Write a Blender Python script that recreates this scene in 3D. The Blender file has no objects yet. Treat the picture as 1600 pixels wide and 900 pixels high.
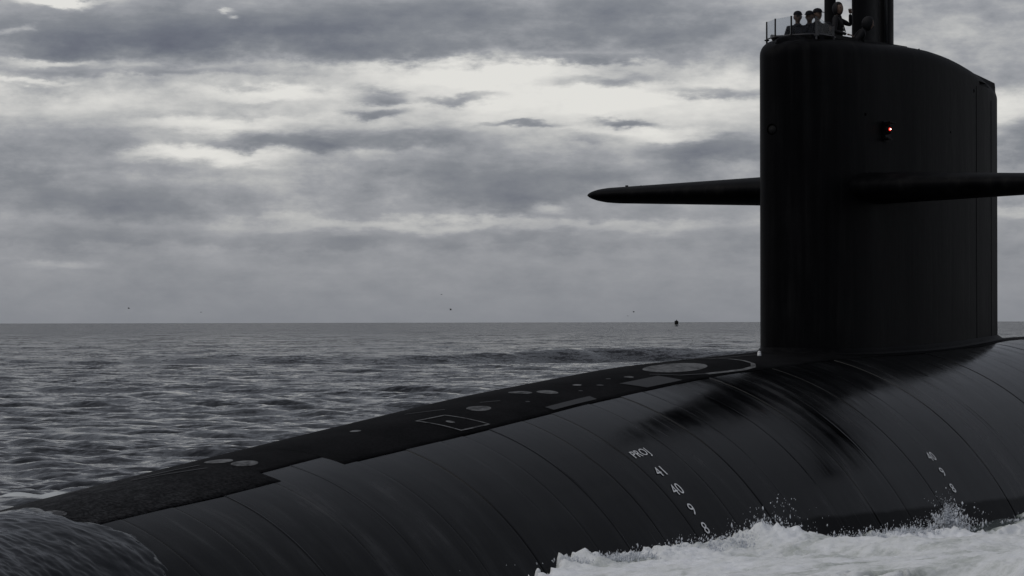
import bpy, bmesh, math, random
import numpy as np
from mathutils import Vector, Matrix
random.seed(5)
rng = np.random.default_rng(5)
sc = bpy.context.scene
C = sc.collection
R = math.radians

# ------------------------------------------------------------------ camera
# world frame: +x runs aft along the submarine, +y to its starboard side, z up from the sea; x = 0 is the sail's leading edge
TH = R(33.69)
CAM = Vector((-56.40, -31.03, 3.65))
cam = bpy.data.cameras.new('camera')
cam.sensor_width = 36.0
cam.lens = 4763.0 / 1600 * 36
cam.shift_y = 53 / 1600
cam.clip_start = 0.5
cam.clip_end = 60000
co = bpy.data.objects.new('camera', cam)
C.objects.link(co)
co.location = CAM
co.rotation_euler = (Matrix.Rotation(TH - math.pi / 2, 3, 'Z') @ Matrix.Rotation(math.pi / 2, 3, 'X') @ Matrix.Rotation(-0.002, 3, 'Z')).to_euler()
sc.camera = co

# ------------------------------------------------------------------ colour management
sc.view_settings.view_transform = 'Standard'
sc.view_settings.look = 'None'
sc.view_settings.exposure = 0.0
sc.view_settings.gamma = 1.0
sc.view_settings.use_curve_mapping = False
sc.cycles.max_bounces = 6

# ------------------------------------------------------------------ sun (behind the overcast)
SUN_EL, SUN_AZ = R(52), TH + R(105)
sun = bpy.data.lights.new('sun', 'SUN')
sun.energy = 0.85
sun.angle = R(60)
sun.color = (1.0, 0.96, 0.9)
so = bpy.data.objects.new('sun', sun)
C.objects.link(so)
sd = Vector((math.cos(SUN_AZ) * math.cos(SUN_EL), math.sin(SUN_AZ) * math.cos(SUN_EL), math.sin(SUN_EL)))
so.rotation_euler = sd.to_track_quat('Z', 'Y').to_euler()


# ------------------------------------------------------------------ node helpers
class NT:
    def __init__(self, tree):
        self.t = tree
        self.n = tree.nodes
        self.l = tree.links

    def new(self, kind, **kw):
        nd = self.n.new(kind)
        for k, v in kw.items():
            setattr(nd, k, v)
        return nd

    def put(self, sock, v):
        if isinstance(v, bpy.types.NodeSocket):
            self.l.new(v, sock)
        elif v is not None:
            sock.default_value = v

    def math(self, op, a, b=None, c=None, clamp=False):
        nd = self.new('ShaderNodeMath', operation=op, use_clamp=clamp)
        self.put(nd.inputs[0], a)
        if b is not None:
            self.put(nd.inputs[1], b)
        if c is not None:
            self.put(nd.inputs[2], c)
        return nd.outputs[0]

    def vec(self, op, a, b=None, c=None, out=0):
        nd = self.new('ShaderNodeVectorMath', operation=op)
        self.put(nd.inputs[0], a)
        if b is not None:
            self.put(nd.inputs[1], b)
        if c is not None:
            self.put(nd.inputs[2], c)
        return nd.outputs[out]

    def noise(self, vec, scale, detail=6, rough=0.55, dist=0.0, out=0):
        nd = self.new('ShaderNodeTexNoise')
        self.put(nd.inputs['Vector'], vec)
        nd.inputs['Scale'].default_value = scale
        nd.inputs['Detail'].default_value = detail
        nd.inputs['Roughness'].default_value = rough
        nd.inputs['Distortion'].default_value = dist
        return nd.outputs[out]

    def ramp(self, fac, stops, interp='LINEAR'):
        nd = self.new('ShaderNodeValToRGB')
        nd.color_ramp.interpolation = interp
        el = nd.color_ramp.elements
        while len(el) < len(stops):
            el.new(0.5)
        for e, (p, col) in zip(el, stops):
            e.position = p
            e.color = (*col, 1) if hasattr(col, '__len__') else (col, col, col, 1)
        self.put(nd.inputs[0], fac)
        return nd.outputs[0]

    def mix(self, fac, a, b):
        nd = self.new('ShaderNodeMix', data_type='RGBA')
        self.put(nd.inputs[0], fac)
        self.put(nd.inputs[6], (*a, 1) if isinstance(a, tuple) else a)
        self.put(nd.inputs[7], (*b, 1) if isinstance(b, tuple) else b)
        return nd.outputs[2]

    def bump(self, h, strength, dist, normal=None):
        nd = self.new('ShaderNodeBump')
        nd.inputs['Strength'].default_value = strength
        nd.inputs['Distance'].default_value = dist
        self.put(nd.inputs['Height'], h)
        if normal is not None:
            self.put(nd.inputs['Normal'], normal)
        return nd.outputs[0]


# ------------------------------------------------------------------ world: layered overcast over the sea
w = bpy.data.worlds.new('World')
sc.world = w
w.use_nodes = True
T = NT(w.node_tree)
T.n.clear()
tc = T.new('ShaderNodeTexCoord').outputs['Generated']
d = T.vec('NORMALIZE', tc)
sx = T.new('ShaderNodeSeparateXYZ')
T.put(sx.inputs[0], d)
az = T.math('ARCTAN2', sx.outputs[1], sx.outputs[0])
el = T.math('ARCSINE', sx.outputs[2])
# cloud map units: 1 unit = 1/4763 rad; u grows to the south, v is height above the horizon
U = T.math('MULTIPLY_ADD', T.math('SUBTRACT', float(TH), az), 4763.0, 800.0)
V = T.math('MULTIPLY', el, 4763.0)
stretch = T.vec('MULTIPLY', d, (1.0, 1.0, 3.6))
n1 = T.noise(stretch, 14, 8, 0.58, 0.2)
n2 = T.noise(T.vec('ADD', stretch, (7.3, 2.1, 4.4)), 30, 7, 0.6)
n3 = T.noise(T.vec('ADD', T.vec('MULTIPLY', d, (1.0, 1.0, 7.0)), (3.3, 9.1, 1.4)), 16, 7, 0.62, 0.3)
n4 = T.noise(T.vec('ADD', T.vec('MULTIPLY', d, (1.0, 1.0, 2.2)), (1.7, 5.5, 8.4)), 55, 6, 0.6)
wu = T.math('ADD', U, T.math('MULTIPLY', T.math('SUBTRACT', n1, 0.5), 170.0))
wv = T.math('ADD', V, T.math('MULTIPLY', T.math('SUBTRACT', n2, 0.5), 62.0))
wv = T.math('ADD', wv, T.math('MULTIPLY', T.math('SUBTRACT', n4, 0.5), 26.0))
cx = T.new('ShaderNodeCombineXYZ')
T.put(cx.inputs[0], wu)
T.put(cx.inputs[1], wv)
P = cx.outputs[0]
BL = [  # (u, height, half width, half height, amount): + is cloud, - is a bright gap
    (430, 50, 430, 40, .95), (150, 72, 260, 28, .5), (600, 88, 160, 16, .55), (250, 116, 220, 6, .35), (900, 15, 260, 16, .35),
    (590, 148, 58, 12, 1.2), (715, 158, 60, 9, 1.25), (575, 176, 52, 8, 1.1),
    (950, 127, 105, 13, 1.25), (1110, 146, 90, 10, 1.15), (900, 98, 120, 7, .7),
    (450, 226, 110, 15, .95), (620, 215, 130, 16, .75), (740, 268, 210, 42, .55), (800, 312, 90, 24, .6),
    (1110, 236, 90, 22, 1.0), (970, 191, 40, 7, 1.2), (820, 199, 60, 6, 1.0), (940, 216, 60, 10, .8),
    (90, 245, 190, 50, .45), (170, 315, 200, 26, .4), (400, 375, 700, 14, .22), (1590, 232, 45, 38, .8),
    (1050, 55, 250, 42, .42), (1000, 275, 160, 25, .35),
    (720, 112, 170, 18, -.85), (930, 150, 330, 42, -1.0), (330, 195, 120, 13, -.8), (320, 243, 130, 13, -1.1),
    (410, 150, 90, 9, -.7), (90, 97, 80, 8, -.9), (75, 5, 52, 7, -1.6), (346, 15, 13, 4, -.8), (362, 24, 10, 4, -.8), (10, 55, 40, 5, -.5),
    (1010, 212, 110, 14, -.8), (1570, 178, 70, 26, -.9), (50, 132, 70, 5, -.7), (760, 352, 420, 11, -.42),
    (875, 322, 30, 12, -.6), (560, 175, 720, 95, -.30), (90, 165, 150, 22, -.35), (1590, 330, 60, 12, -.5), (1450, 60, 200, 50, -.15), (90, 415, 70, 8, -.25)]
F = None
for (u, y, su, sv, A) in BL:
    q = T.vec('MULTIPLY_ADD', P, (1 / su, 1 / sv, 0.0), (-u / su, -(503 - y) / sv, 0.0))
    dt = T.new('ShaderNodeVectorMath', operation='DOT_PRODUCT')
    T.put(dt.inputs[0], q)
    T.put(dt.inputs[1], q)
    g = T.math('POWER', 0.3679, T.math('POWER', dt.outputs['Value'], 1.35))
    A = A * (1.3 if A < 0 else 1.15)
    F = T.math('MULTIPLY', g, A) if F is None else T.math('MULTIPLY_ADD', g, A, F)
# general broken texture; fades into the even rain-grey low over the horizon
low = T.math('MULTIPLY', V, 1 / 240.0, clamp=True)
tex = T.math('ADD', T.math('MULTIPLY', T.math('SUBTRACT', n3, 0.5), 0.95), T.math('MULTIPLY', T.math('SUBTRACT', n1, 0.5), 0.7))
tex = T.math('ADD', tex, T.math('MULTIPLY', T.math('SUBTRACT', n4, 0.5), 1.9))
tex = T.math('MULTIPLY', tex, T.math('MULTIPLY_ADD', low, 0.87, 0.13))
F = T.math('ADD', F, tex)
F = T.math('ADD', F, T.math('MULTIPLY', T.math('SUBTRACT', 1.0, low), 0.52))
over = T.math('MULTIPLY_ADD', V, 1 / 500.0, -1.05, clamp=True)   # heavier cloud overhead, as in the dark band at the top of the view
F = T.math('MULTIPLY_ADD', over, 0.7, F)
cloud = T.ramp(T.math('MULTIPLY_ADD', F, 0.25, 0.5, clamp=True),
               [(0.16, (.68, .67, .64)), (0.30, (.56, .555, .54)), (0.42, (.41, .413, .415)), (0.52, (.290, .297, .318)), (0.64, (.202, .212, .235)), (0.80, (.138, .148, .178)), (0.95, (.105, .112, .145))])
sky = T.new('ShaderNodeTexSky', sky_type='NISHITA')
sky.sun_disc = False
sky.sun_elevation = SUN_EL
sky.sun_rotation = math.pi / 2 - SUN_AZ
skyc = T.vec('SCALE', sky.outputs[0])
skyc.node.inputs['Scale'].default_value = 0.05
col = T.mix(0.06, cloud, skyc)
bg = T.new('ShaderNodeBackground')
T.put(bg.inputs[0], col)
bg.inputs[1].default_value = 1.15
T.l.new(bg.outputs[0], T.new('ShaderNodeOutputWorld').inputs[0])


# ------------------------------------------------------------------ object helpers
def link(o, parent=None):
    C.objects.link(o)
    if parent is not None:
        o.parent = parent
    return o


def smooth(me):
    me.polygons.foreach_set('use_smooth', [True] * len(me.polygons))


def mesh(name, verts, faces, mat=None, parent=None, shade=True):
    me = bpy.data.meshes.new(name)
    me.from_pydata([tuple(v) for v in verts], [], faces)
    me.update()
    if shade:
        smooth(me)
    if mat:
        me.materials.append(mat)
    return link(bpy.data.objects.new(name, me), parent)


def from_bm(name, bm, mat=None, parent=None, shade=False):
    me = bpy.data.meshes.new(name)
    bm.normal_update()
    bm.to_mesh(me)
    bm.free()
    if shade:
        smooth(me)
    if mat:
        me.materials.append(mat)
    return link(bpy.data.objects.new(name, me), parent)


def grid_mesh(name, P3, mat=None, parent=None, close_u=False, close_v=False, shade=True, fast=False):
    """P3: array (nu, nv, 3) of points -> quad sheet"""
    nu, nv = P3.shape[:2]
    idx = np.arange(nu * nv).reshape(nu, nv)
    if close_u:
        idx = np.vstack([idx, idx[:1]])
    if close_v:
        idx = np.hstack([idx, idx[:, :1]])
    f = np.stack([idx[:-1, :-1], idx[1:, :-1], idx[1:, 1:], idx[:-1, 1:]], -1).reshape(-1, 4)
    me = bpy.data.meshes.new(name)
    me.vertices.add(nu * nv)
    me.vertices.foreach_set('co', P3.reshape(-1).astype(np.float32))
    nf = len(f)
    me.loops.add(nf * 4)
    me.loops.foreach_set('vertex_index', f.reshape(-1).astype(np.int32))
    me.polygons.add(nf)
    me.polygons.foreach_set('loop_start', np.arange(0, nf * 4, 4, dtype=np.int32))
    me.polygons.foreach_set('loop_total', np.full(nf, 4, dtype=np.int32))
    me.update(calc_edges=True)
    if shade:
        me.polygons.foreach_set('use_smooth', np.ones(nf, dtype=bool))
    me.validate()
    if mat:
        me.materials.append(mat)
    return link(bpy.data.objects.new(name, me), parent)


def attr(o, name, vals):
    a = o.data.attributes.new(name, 'FLOAT', 'POINT')
    a.data.foreach_set('value', vals.reshape(-1).astype(np.float32))


def tag(o, label=None, cat=None, group=None, kind=None):
    for k, v in (('label', label), ('category', cat), ('group', group), ('kind', kind)):
        if v:
            o[k] = v
    return o


def empty(name, loc, rz=0.0):
    o = bpy.data.objects.new(name, None)
    C.objects.link(o)
    o.location = loc
    o.rotation_euler = (0, 0, rz)
    return o


def pieces(name, bm, m, parent=None, shade=False):
    """each connected piece of bm becomes an object of its own"""
    left = set(bm.verts)
    out = []
    while left:
        st = [left.pop()]
        isl = set(st)
        while st:
            v = st.pop()
            for e in v.link_edges:
                q = e.other_vert(v)
                if q not in isl:
                    isl.add(q)
                    left.discard(q)
                    st.append(q)
        b2 = bmesh.new()
        mp = {v: b2.verts.new(v.co) for v in isl}
        for f in {f for v in isl for f in v.link_faces}:
            b2.faces.new([mp[v] for v in f.verts])
        bmesh.ops.recalc_face_normals(b2, faces=b2.faces)
        out.append(from_bm(name, b2, m, parent, shade))
    bm.free()
    return out


def box(bm, c, s, rot=None, bevel=0.0):
    r = bmesh.ops.create_cube(bm, size=1.0)
    vs = r['verts']
    M = Matrix.Translation(c) @ (rot.to_4x4() if rot is not None else Matrix.Identity(4)) @ Matrix.Diagonal((*s, 1))
    bmesh.ops.transform(bm, matrix=M, verts=vs)
    if bevel:
        es = list({e for v in vs for e in v.link_edges})
        bmesh.ops.bevel(bm, geom=es, offset=bevel, segments=2, affect='EDGES')


def rod(bm, p, q, r, r2=None, seg=10):
    p, q = Vector(p), Vector(q)
    v = q - p
    M = Matrix.Translation((p + q) / 2) @ v.to_track_quat('Z', 'Y').to_matrix().to_4x4()
    bmesh.ops.create_cone(bm, cap_ends=True, segments=seg, radius1=r, radius2=r if r2 is None else r2, depth=v.length, matrix=M)


def vnoise(x, y, seed=0):
    """smooth value noise in numpy"""
    xi, yi = np.floor(x).astype(np.int64), np.floor(y).astype(np.int64)
    xf, yf = x - xi, y - yi
    xf, yf = xf * xf * (3 - 2 * xf), yf * yf * (3 - 2 * yf)

    def h(i, j):
        n = (i * 374761393 + j * 668265263 + seed * 1442695041) & 0xFFFFFFFF
        n = ((n ^ (n >> 13)) * 1274126177) & 0xFFFFFFFF
        return ((n ^ (n >> 16)) & 0xFFFF) / 65535.0
    a, b, c, e = h(xi, yi), h(xi + 1, yi), h(xi, yi + 1), h(xi + 1, yi + 1)
    return (a * (1 - xf) + b * xf) * (1 - yf) + (c * (1 - xf) + e * xf) * yf


def fbm(x, y, seed=0, oct=5, gain=0.5):
    s, a, t = 0, 1.0, 0
    for k in range(oct):
        s = s + a * vnoise(x * 2 ** k + 17.3 * k, y * 2 ** k - 9.1 * k, seed + k)
        t += a
        a *= gain
    return s / t


# ------------------------------------------------------------------ materials
def mat(name, base, rough=0.5, spec=0.5, metal=0.0):
    m = bpy.data.materials.new(name)
    m.use_nodes = True
    t = NT(m.node_tree)
    b = t.n['Principled BSDF']
    b.inputs['Base Color'].default_value = (*base, 1)
    b.inputs['Roughness'].default_value = rough
    b.inputs['Specular IOR Level'].default_value = spec
    b.inputs['Metallic'].default_value = metal
    return m, t, b


def worn(name, base, rough=0.5, spec=0.5, scale=8, amt=0.35, bump=0.0):
    """paint with a little mottling and grain"""
    m, t, b = mat(name, base, rough, spec)
    oc = t.new('ShaderNodeTexCoord').outputs['Object']
    n = t.noise(oc, scale, 6, 0.6)
    lo = tuple(c * (1 - amt) for c in base)
    hi = tuple(min(1, c * (1 + amt)) for c in base)
    t.put(b.inputs['Base Color'], t.mix(n, lo, hi))
    t.put(b.inputs['Roughness'], t.math('MULTIPLY_ADD', n, 0.25, rough - 0.12))
    if bump:
        t.put(b.inputs['Normal'], t.bump(t.noise(oc, scale * 5, 4), bump, 0.02))
    return m


def hull_material():
    m, t, b = mat('wet_black_hull_coating', (.012, .0125, .014), .35, .5)
    oc = t.new('ShaderNodeTexCoord').outputs['Object']
    st = t.noise(t.vec('MULTIPLY', oc, (2.6, .40, .40)), 1.0, 7, 0.58, 0.3)       # run-off streaks round the girth
    st2 = t.noise(t.vec('MULTIPLY', oc, (9, 1.5, 1.5)), 1.0, 5, 0.6)
    bl = t.noise(t.vec('MULTIPLY', oc, (.45, .7, .7)), 1.0, 5, 0.55)
    rnd = t.new('ShaderNodeObjectInfo').outputs['Random']
    s = t.math('ADD', t.math('MULTIPLY', st, 0.55), t.math('ADD', t.math('MULTIPLY', bl, 0.3), t.math('MULTIPLY', rnd, 0.05)))
    t.put(b.inputs['Base Color'], t.ramp(s, [(0.35, (.0012, .0013, .0018)), (0.42, (.0028, .003, .0037)), (0.48, (.006, .0064, .0072)), (0.53, (.012, .0126, .0138)), (0.60, (.034, .035, .037))]))
    sc_ = t.noise(t.vec('MULTIPLY', oc, (15, .35, .35)), 1.0, 4, 0.55)
    gate = t.ramp(t.noise(oc, .5, 3), [(0.5, 0.0), (0.62, 1.0)])
    scr = t.math('MULTIPLY', t.ramp(sc_, [(0.60, 0.0), (0.70, 1.0)]), gate)
    sz = t.new('ShaderNodeSeparateXYZ')
    t.put(sz.inputs[0], oc)
    wl_ = t.math('ADD', sz.outputs[2], t.math('MULTIPLY', t.noise(t.vec('MULTIPLY', oc, (1.5, 1, 1)), 1.0, 3), -.10))
    dark_b = t.math('MULTIPLY', t.math('MULTIPLY_ADD', wl_, -16.0, 1.0, clamp=True), t.math('MULTIPLY_ADD', sz.outputs[0], .55, 4.9, clamp=True))      # near-black, less reflective from just above the water down, after part only
    b_ = t.mix(dark_b, b.inputs['Base Color'].links[0].from_socket, (.0008, .0008, .001))
    t.put(b.inputs['Base Color'], t.mix(t.math('MULTIPLY', scr, .6), b_, (.03, .031, .034)))
    t.put(b.inputs['Roughness'], t.math('ADD', t.math('ADD', t.math('MULTIPLY_ADD', s, 0.95, -0.27), t.math('MULTIPLY', st2, 0.06)), t.math('MULTIPLY', scr, .25)))
    t.put(b.inputs['IOR'], t.math('MULTIPLY_ADD', dark_b, -.12, 1.27))
    bh = t.math('ADD', t.math('MULTIPLY', st, 1.2), t.math('MULTIPLY', st2, 0.18))
    bh = t.math('ADD', bh, t.math('MULTIPLY', t.noise(oc, 1.6, 3), 0.9))
    t.put(b.inputs['Normal'], t.bump(bh, 0.28, 0.012))
    b.inputs['Specular IOR Level'].default_value = .5
    b.inputs['IOR'].default_value = 1.27
    return m


def sail_material():
    m, t, b = mat('black_sail_paint', (.008, .008, .009), .5, .04)
    oc = t.new('ShaderNodeTexCoord').outputs['Object']
    st = t.noise(t.vec('MULTIPLY', oc, (3.2, 3.2, .22)), 1.0, 7, 0.62)
    bl = t.noise(oc, .6, 4)
    s = t.math('ADD', t.math('MULTIPLY', st, 0.65), t.math('MULTIPLY', bl, 0.35))
    t.put(b.inputs['Base Color'], t.ramp(s, [(0.38, (.0025, .0025, .0031)), (0.5, (.0052, .0052, .006)), (0.6, (.011, .0108, .0112)), (0.68, (.019, .0185, .0185))]))
    t.put(b.inputs['Roughness'], t.math('MULTIPLY_ADD', s, 0.3, 0.36))
    t.put(b.inputs['Normal'], t.bump(t.math('ADD', st, t.math('MULTIPLY', t.noise(oc, 1.1, 3), 1.5)), 0.35, 0.02))
    return m


def coating_material():
    m, t, b = mat('black_nonskid', (.008, .008, .0085), .8, .03)
    oc = t.new('ShaderNodeTexCoord').outputs['Object']
    g = t.noise(oc, 17, 4, 0.7)
    bl = t.noise(oc, .9, 5)
    sp = t.new('ShaderNodeSeparateXYZ')
    t.put(sp.inputs[0], oc)
    wet = t.math('MULTIPLY_ADD', sp.outputs[0], -0.32, -5.7, clamp=True)     # wet, foam-speckled stretch behind the bow wash; its sheen painted in as lighter colour
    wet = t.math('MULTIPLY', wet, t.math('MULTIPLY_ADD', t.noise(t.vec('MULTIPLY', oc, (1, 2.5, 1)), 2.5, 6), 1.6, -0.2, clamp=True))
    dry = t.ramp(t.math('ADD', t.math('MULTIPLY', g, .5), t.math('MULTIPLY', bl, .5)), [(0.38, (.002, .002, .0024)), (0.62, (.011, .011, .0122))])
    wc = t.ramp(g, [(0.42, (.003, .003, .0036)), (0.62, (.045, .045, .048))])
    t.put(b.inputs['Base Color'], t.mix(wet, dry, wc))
    t.put(b.inputs['Roughness'], t.math('MULTIPLY_ADD', wet, -0.3, 0.75))
    t.put(b.inputs['Normal'], t.bump(g, 0.6, 0.006))
    return m


M = {}
M['hull'] = hull_material()
M['sail'] = sail_material()
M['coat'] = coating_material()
m, t, b = mat('weathered_grey_paint', (.13, .133, .138), .65, .2)
oc = t.new('ShaderNodeTexCoord').outputs['Object']
wn = t.math('ADD', t.math('MULTIPLY', t.noise(oc, 9, 6, .7), .6), t.math('MULTIPLY', t.noise(oc, 2.2, 4), .4))
t.put(b.inputs['Base Color'], t.ramp(wn, [(.40, (.02, .02, .022)), (.47, (.085, .087, .09)), (.55, (.14, .143, .148)), (.65, (.17, .172, .178))]))
M['mark'] = m
M['dimmark'] = worn('faded_grey_paint', (.036, .037, .040), .6, .2, 5, .4)
M['white'] = worn('white_paint', (.66, .67, .69), .6, .3, 14, .35)
M['black'] = worn('flat_black', (.006, .006, .0065), .7, .2, 10, .3)
M['mast'] = worn('mast_grey', (.0045, .0045, .0055), .55, .12, 6, .3)
M['rail'] = worn('grey_rail', (.05, .05, .055), .4, .5, 10, .3)
M['steel'] = worn('dull_steel', (.035, .036, .04), .45, .5, 12, .3)
M['skin'] = worn('skin', (.15, .10, .078), .5, .25, 20, .15)
M['navy'] = worn('navy_coverall', (.007, .0075, .011), .85, .2, 30, .3, .3)
M['bluecloth'] = worn('blue_grey_coverall', (.022, .023, .030), .85, .2, 30, .25, .3)
M['jacket'] = worn('black_foul_weather_jacket', (.006, .006, .008), .7, .25, 22, .3, .3)
M['hair'] = worn('dark_hair', (.008, .006, .005), .6, .3, 60, .3)
M['lens'] = worn('dark_lens', (.005, .005, .006), .15, .5, 5, .1)
m, t, b = mat('red_lamp', (.6, .02, .01), .3, .5)
b.inputs['Emission Color'].default_value = (1, .035, .02, 1)
b.inputs['Emission Strength'].default_value = 1.8
M['red'] = m
m, t, b = mat('lamp_filament', (.9, .6, .5), .3, .5)
b.inputs['Emission Color'].default_value = (1, .72, .6, 1)
b.inputs['Emission Strength'].default_value = 9.0
M['hot'] = m
m, t, b = mat('clear_acrylic', (.72, .75, .78), .04, .5)
b.inputs['Transmission Weight'].default_value = 1.0
b.inputs['IOR'].default_value = 1.15
n = t.noise(t.new('ShaderNodeTexCoord').outputs['Object'], 9, 5)
t.put(b.inputs['Roughness'], t.math('MULTIPLY', n, .18))
M['glass'] = m


# water
def water_material(name, bowfoam=False):
    m, t, b = mat(name, (.011, .0125, .0155), .09, .27)
    b.inputs['IOR'].default_value = 1.333
    oc = t.new('ShaderNodeTexCoord').outputs['Object']
    # small ripples riding on the modelled waves
    rot = t.new('ShaderNodeMapping')
    rot.inputs['Rotation'].default_value = (0, 0, -TH - R(12))
    t.put(rot.inputs[0], oc)
    rv = rot.outputs[0]
    # fine ripples: the surface normal is tilted by layered noise, steeper across the wave fronts than along them
    if bowfoam:
        lays = ((1.4, .8, .24, 3), (5.0, 2.0, .09, 3))
    else:
        lays = ((.30, .11, .50, 4), (1.8, .8, .80, 5), (6.0, 3.4, .70, 3))
    nrm = t.new('ShaderNodeNewGeometry').outputs['Normal']
    gust = t.math('MULTIPLY_ADD', t.noise(t.vec('MULTIPLY', rv, (.012, .05, 1)), 1.0, 4, 0.6), 2.0, -.05, clamp=False)
    if not bowfoam:      # the view only ever meets the near faces of far waves, so they count as steeper
        gust = t.math('MULTIPLY', gust, t.math('MULTIPLY_ADD', t.new('ShaderNodeAttribute', attribute_name='ruffle').outputs['Fac'], 16.0, 1.0))
    ct, st_ = math.cos(TH + R(12)), math.sin(TH + R(12))
    for (fx, fy, amp_, dt_) in lays:
        c_ = t.new('ShaderNodeSeparateXYZ')
        t.put(c_.inputs[0], t.vec('SUBTRACT', t.noise(t.vec('MULTIPLY', rv, (fx, fy, 1)), 1.0, dt_, 0.6, 0.25, out=1), (.5, .5, .5)))
        a_ = t.math('MULTIPLY', t.math('MULTIPLY', c_.outputs[0], amp_), gust)
        b2_ = t.math('MULTIPLY', t.math('MULTIPLY', c_.outputs[1], amp_ * .5), gust)
        cc = t.new('ShaderNodeCombineXYZ')
        t.put(cc.inputs[0], t.math('SUBTRACT', t.math('MULTIPLY', a_, ct), t.math('MULTIPLY', b2_, st_)))
        t.put(cc.inputs[1], t.math('ADD', t.math('MULTIPLY', a_, st_), t.math('MULTIPLY', b2_, ct)))
        nrm = t.vec('ADD', nrm, cc.outputs[0])
    t.put(b.inputs['Normal'], t.vec('NORMALIZE', nrm))
    at = t.new('ShaderNodeAttribute', attribute_name='foam').outputs['Fac']
    fn = t.noise(t.vec('MULTIPLY', rv, (3.0, 1.6, 1.0)), 1.3 if not bowfoam else 2.2, 8, 0.7, 0.4)
    fm = t.math('MULTIPLY', t.math('SUBTRACT', t.math('ADD', fn, at), 1.0), 5.0, clamp=True)
    if bowfoam:
        fm = t.math('MULTIPLY', fm, .35)
    t.put(b.inputs['Base Color'], t.mix(fm, (.011, .0125, .0155), (.55, .57, .58)))
    rg = t.new('ShaderNodeAttribute', attribute_name='ruffle').outputs['Fac']
    t.put(b.inputs['Roughness'], t.math('ADD', t.math('MULTIPLY_ADD', fm, .5, .08 if not bowfoam else .14), rg, clamp=True))
    if bowfoam:
        b.inputs['Specular IOR Level'].default_value = .34
    return m


M['sea'] = water_material('grey_sea_water')
M['wash'] = water_material('bow_wash_water', True)


def foam_material():
    m, t, b = mat('churned_white_foam', (.6, .62, .62), .8, .2)
    oc = t.new('ShaderNodeTexCoord').outputs['Object']
    n = t.noise(t.vec('MULTIPLY', oc, (.40, 1.0, 1.6)), 1.2, 9, .66, .5)
    f = t.noise(t.vec('MULTIPLY', oc, (1, 1.2, 1.5)), 7, 7, .72, .3)
    at = t.new('ShaderNodeAttribute', attribute_name='foam').outputs['Fac']
    s = t.math('ADD', t.math('ADD', t.math('MULTIPLY', n, .7), t.math('MULTIPLY', f, .3)), t.math('MULTIPLY_ADD', at, .5, -.5))
    t.put(b.inputs['Base Color'], t.ramp(s, [(.12, (.06, .075, .075)), (.26, (.26, .29, .275)), (.38, (.52, .55, .53)), (.50, (.78, .80, .81)), (.66, (.90, .92, .96))]))
    t.put(b.inputs['Roughness'], t.ramp(s, [(.2, .1), (.4, .8)]))
    t.put(b.inputs['Normal'], t.bump(t.math('ADD', f, n), .45, .07))
    b.inputs['Subsurface Weight'].default_value = 0.0
    return m


M['foam'] = foam_material()
m, t, b = mat('spray', (.62, .65, .70), .35, .5)
M['spray'] = m

# ------------------------------------------------------------------ sea
DW = TH - math.pi  # waves run roughly towards the photographer
NW = 120
wl = np.exp(rng.uniform(math.log(.8), math.log(10), NW))
wdir = DW + R(-14) + rng.normal(0, R(27), NW)
wk = 2 * math.pi / wl
wamp = 0.0084 * wl ** 0.30 * rng.uniform(.6, 1.3, NW) * np.exp(-(wl / 17) ** 2 * .7)
wph = rng.uniform(0, 2 * math.pi, NW)
kx, ky = wk * np.cos(wdir), wk * np.sin(wdir)
kx0, ky0 = math.cos(TH), math.sin(TH)


def hull_dr(a):
    return np.interp(a, [-60, -38, -34, -32, -30, -28, -26, -22, -18, -14, -10, -5, 0, 20, 70, 95, 110, 125, 140], [6.2, 6.2, 6.2, 4.9, 3.7, 2.8, 2.15, 1.62, 1.22, .84, .46, .12, 0, 0, 0, .8, 2.3, 4.4, 6.1])


# smooth the profile a little so no kink shows in reflections
_ax = np.linspace(-40, 140, 1801)
_dr = hull_dr(_ax)
_k = np.hanning(31)
_k /= _k.sum()
_drs = np.convolve(np.pad(_dr, 15, mode='edge'), _k, 'valid')
R0 = 6.286


def dr_s(a):
    return np.interp(a, _ax, _drs)


def hull_R(a):
    return R0 - dr_s(a)


def hull_c(a):  # height of the hull axis
    a = np.asarray(a, dtype=float)
    return 3.004 + 0.019 * np.clip(a, -99, 20) - R0


def hull_pt(a, g, off=0.0):
    """point on the hull: a metres aft, g metres of girth to port of the crest"""
    a = np.asarray(a, dtype=float)
    g = np.asarray(g, dtype=float)
    r = hull_R(a)
    ph = g / r
    return np.stack([a + 0 * ph, -(r + off) * np.sin(ph), hull_c(a) + (r + off) * np.cos(ph)], -1)


def wave(x, y, res=None):
    """height and sideways pull of the sea at (x, y)"""
    h = np.zeros_like(x)
    dx = np.zeros_like(x)
    dy = np.zeros_like(x)
    for i in range(NW):
        A = wamp[i]
        if res is not None:
            A = A * np.clip((wl[i] / res - 2.2) / 2.5, 0, 1)
        p = kx[i] * x + ky[i] * y + wph[i]
        s = np.sin(p)
        h += A * s
        c = np.cos(p) * (0.6 * A)
        dx -= c * math.cos(wdir[i])
        dy -= c * math.sin(wdir[i])
    return h, dx, dy


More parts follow.
